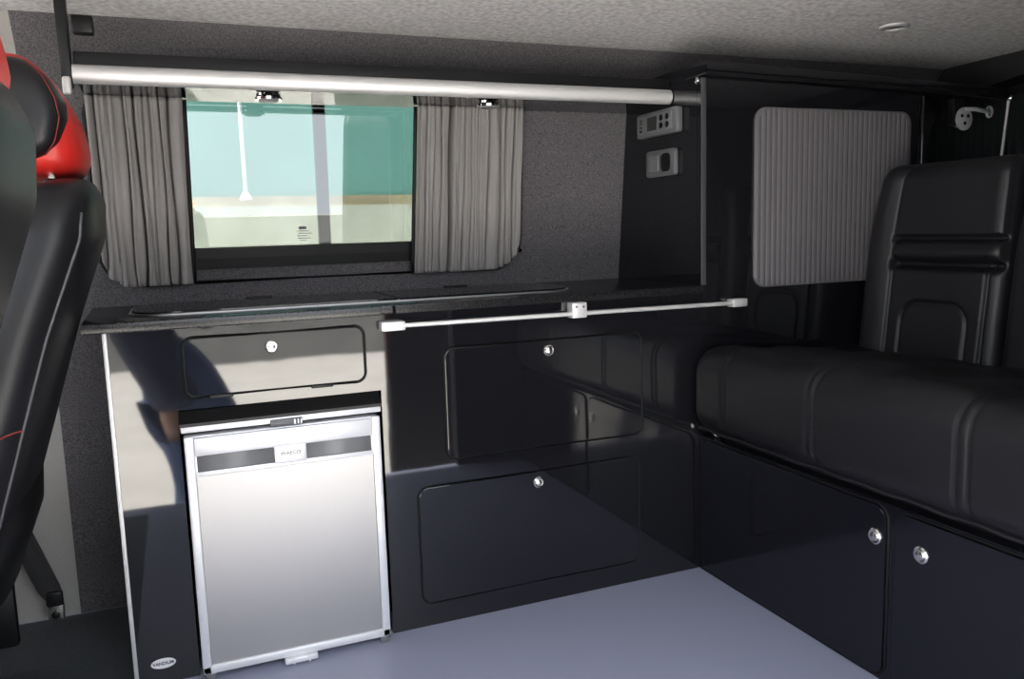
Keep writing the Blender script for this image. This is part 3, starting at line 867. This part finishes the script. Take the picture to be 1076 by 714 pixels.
skin('body', Jb, [e for e in E_ if 'hem' not in e and 'belt' not in e], M['skin'], ps)
up = ['hem', 'chest', 'waist', 'neck0', 'shL', 'elL', 'wrL', 'shR', 'elR', 'wrR', 'hip']
skin('jacket', {k: J[k] for k in up}, [e for e in E_ if e[0] in up and e[1] in up], M['jacket'], ps, .028)
lo = ['hip', 'belt', 'thL', 'knL', 'anL', 'thR', 'knR', 'anR']
skin('jeans', {k: J[k] for k in lo}, [e for e in E_ if e[0] in lo and e[1] in lo], M['jeans'], ps, .018)
for sd in 'LR':
    a, c_ = J['an'+sd][0], J['to'+sd][0]
    b = B(); b.loft([(a[1]-.05, a[0], GZ+.045, .030, .040, 2.6), (a[1], a[0], GZ+.052, .044, .050, 2.6), ((a[1]+c_[1])/2, (a[0]+c_[0])/2, GZ+.044, .048, .043, 2.6), (c_[1]+.03, c_[0], GZ+.033, .046, .032, 2.6), (c_[1]+.06, c_[0], GZ+.022, .024, .018, 2.6)], 'y', 24)
    b.build('shoe', M['rubber'], ps, smooth='all')
b = B(); b.loft([(.955, -.03, -1.955, .075, .065, 2.3), (1.00, -.03, -1.94, .086, .090, 2.3), (1.05, -.03, -1.94, .078, .088, 2.3), (1.085, -.03, -1.945, .045, .055, 2.3), (1.095, -.03, -1.945, .015, .02, 2.3)], 'z', 28)
b.build('hair', M['hair'], ps, smooth='all')
b = B(); b.loft([(.935, -.03, -1.835, .010, .008, 2), (.945, -.03, -1.828, .016, .014, 2), (.975, -.03, -1.838, .008, .008, 2)], 'z', 16); b.build('nose', M['skin'], ps, smooth='all')
ct = thing('camera', 'black camera held up by the person outside', 'camera', (0, -1.79, .85))
b = B(); b.box(-.068, .068, -1.812, -1.768, .845, .928, .010, 3); b.box(-.028, .028, -1.812, -1.772, .925, .955, .008, 3); b.build('camera_body', M['black'], ct, smooth=True)
b = B(); b.lathe([(.034, 0), (.035, .03), (.032, .038), (.030, .038), (.026, .030)], (0, -1.770, .886), 'y', 32); b.build('lens', M['black'], ct, smooth=True)

# ------------------------------------------------------------------ light
world = bpy.data.worlds.new('sky'); scn.world = world; world.use_nodes = True
bg = world.node_tree.nodes['Background']; bg.inputs[0].default_value = (.88, .93, 1, 1); bg.inputs[1].default_value = 3.6
sun = bpy.data.lights.new('sun', 'SUN'); sun.energy = 30; sun.angle = math.radians(1.5); sun.color = (1, .97, .93)
so = bpy.data.objects.new('sun', sun); COL.objects.link(so)
dirv = Vector((.50, .04, -1.0)).normalized()     # travels towards +X and slightly away from the window side
so.rotation_euler = dirv.to_track_quat('-Z', 'Y').to_euler()

# ------------------------------------------------------------------ camera
R_ = [(0.92411, -0.38097, -0.02983), (-0.07753, -0.11048, -0.99085), (0.37419, 0.91796, -0.13163)]
cam = bpy.data.cameras.new('camera'); cam.sensor_width = 36; cam.lens = 860/1076*36; cam.clip_start = .01
co = bpy.data.objects.new('camera', cam); COL.objects.link(co)
r, d_, f_ = [Vector(v) for v in R_]
mw = Matrix((( r.x, -d_.x, -f_.x, 0), (r.y, -d_.y, -f_.y, -1.72), (r.z, -d_.z, -f_.z, .891), (0, 0, 0, 1)))
co.matrix_world = mw
scn.camera = co
vs = scn.view_settings
scn.display_settings.display_device = 'sRGB'
vs.view_transform = 'Standard'; vs.look = 'None'; vs.gamma = 1; vs.use_curve_mapping = False
vs.exposure = .7
scn.cycles.max_bounces = 12; scn.cycles.diffuse_bounces = 6; scn.cycles.glossy_bounces = 6
scn.cycles.use_denoising = True
scn.cycles.sample_clamp_indirect = 8
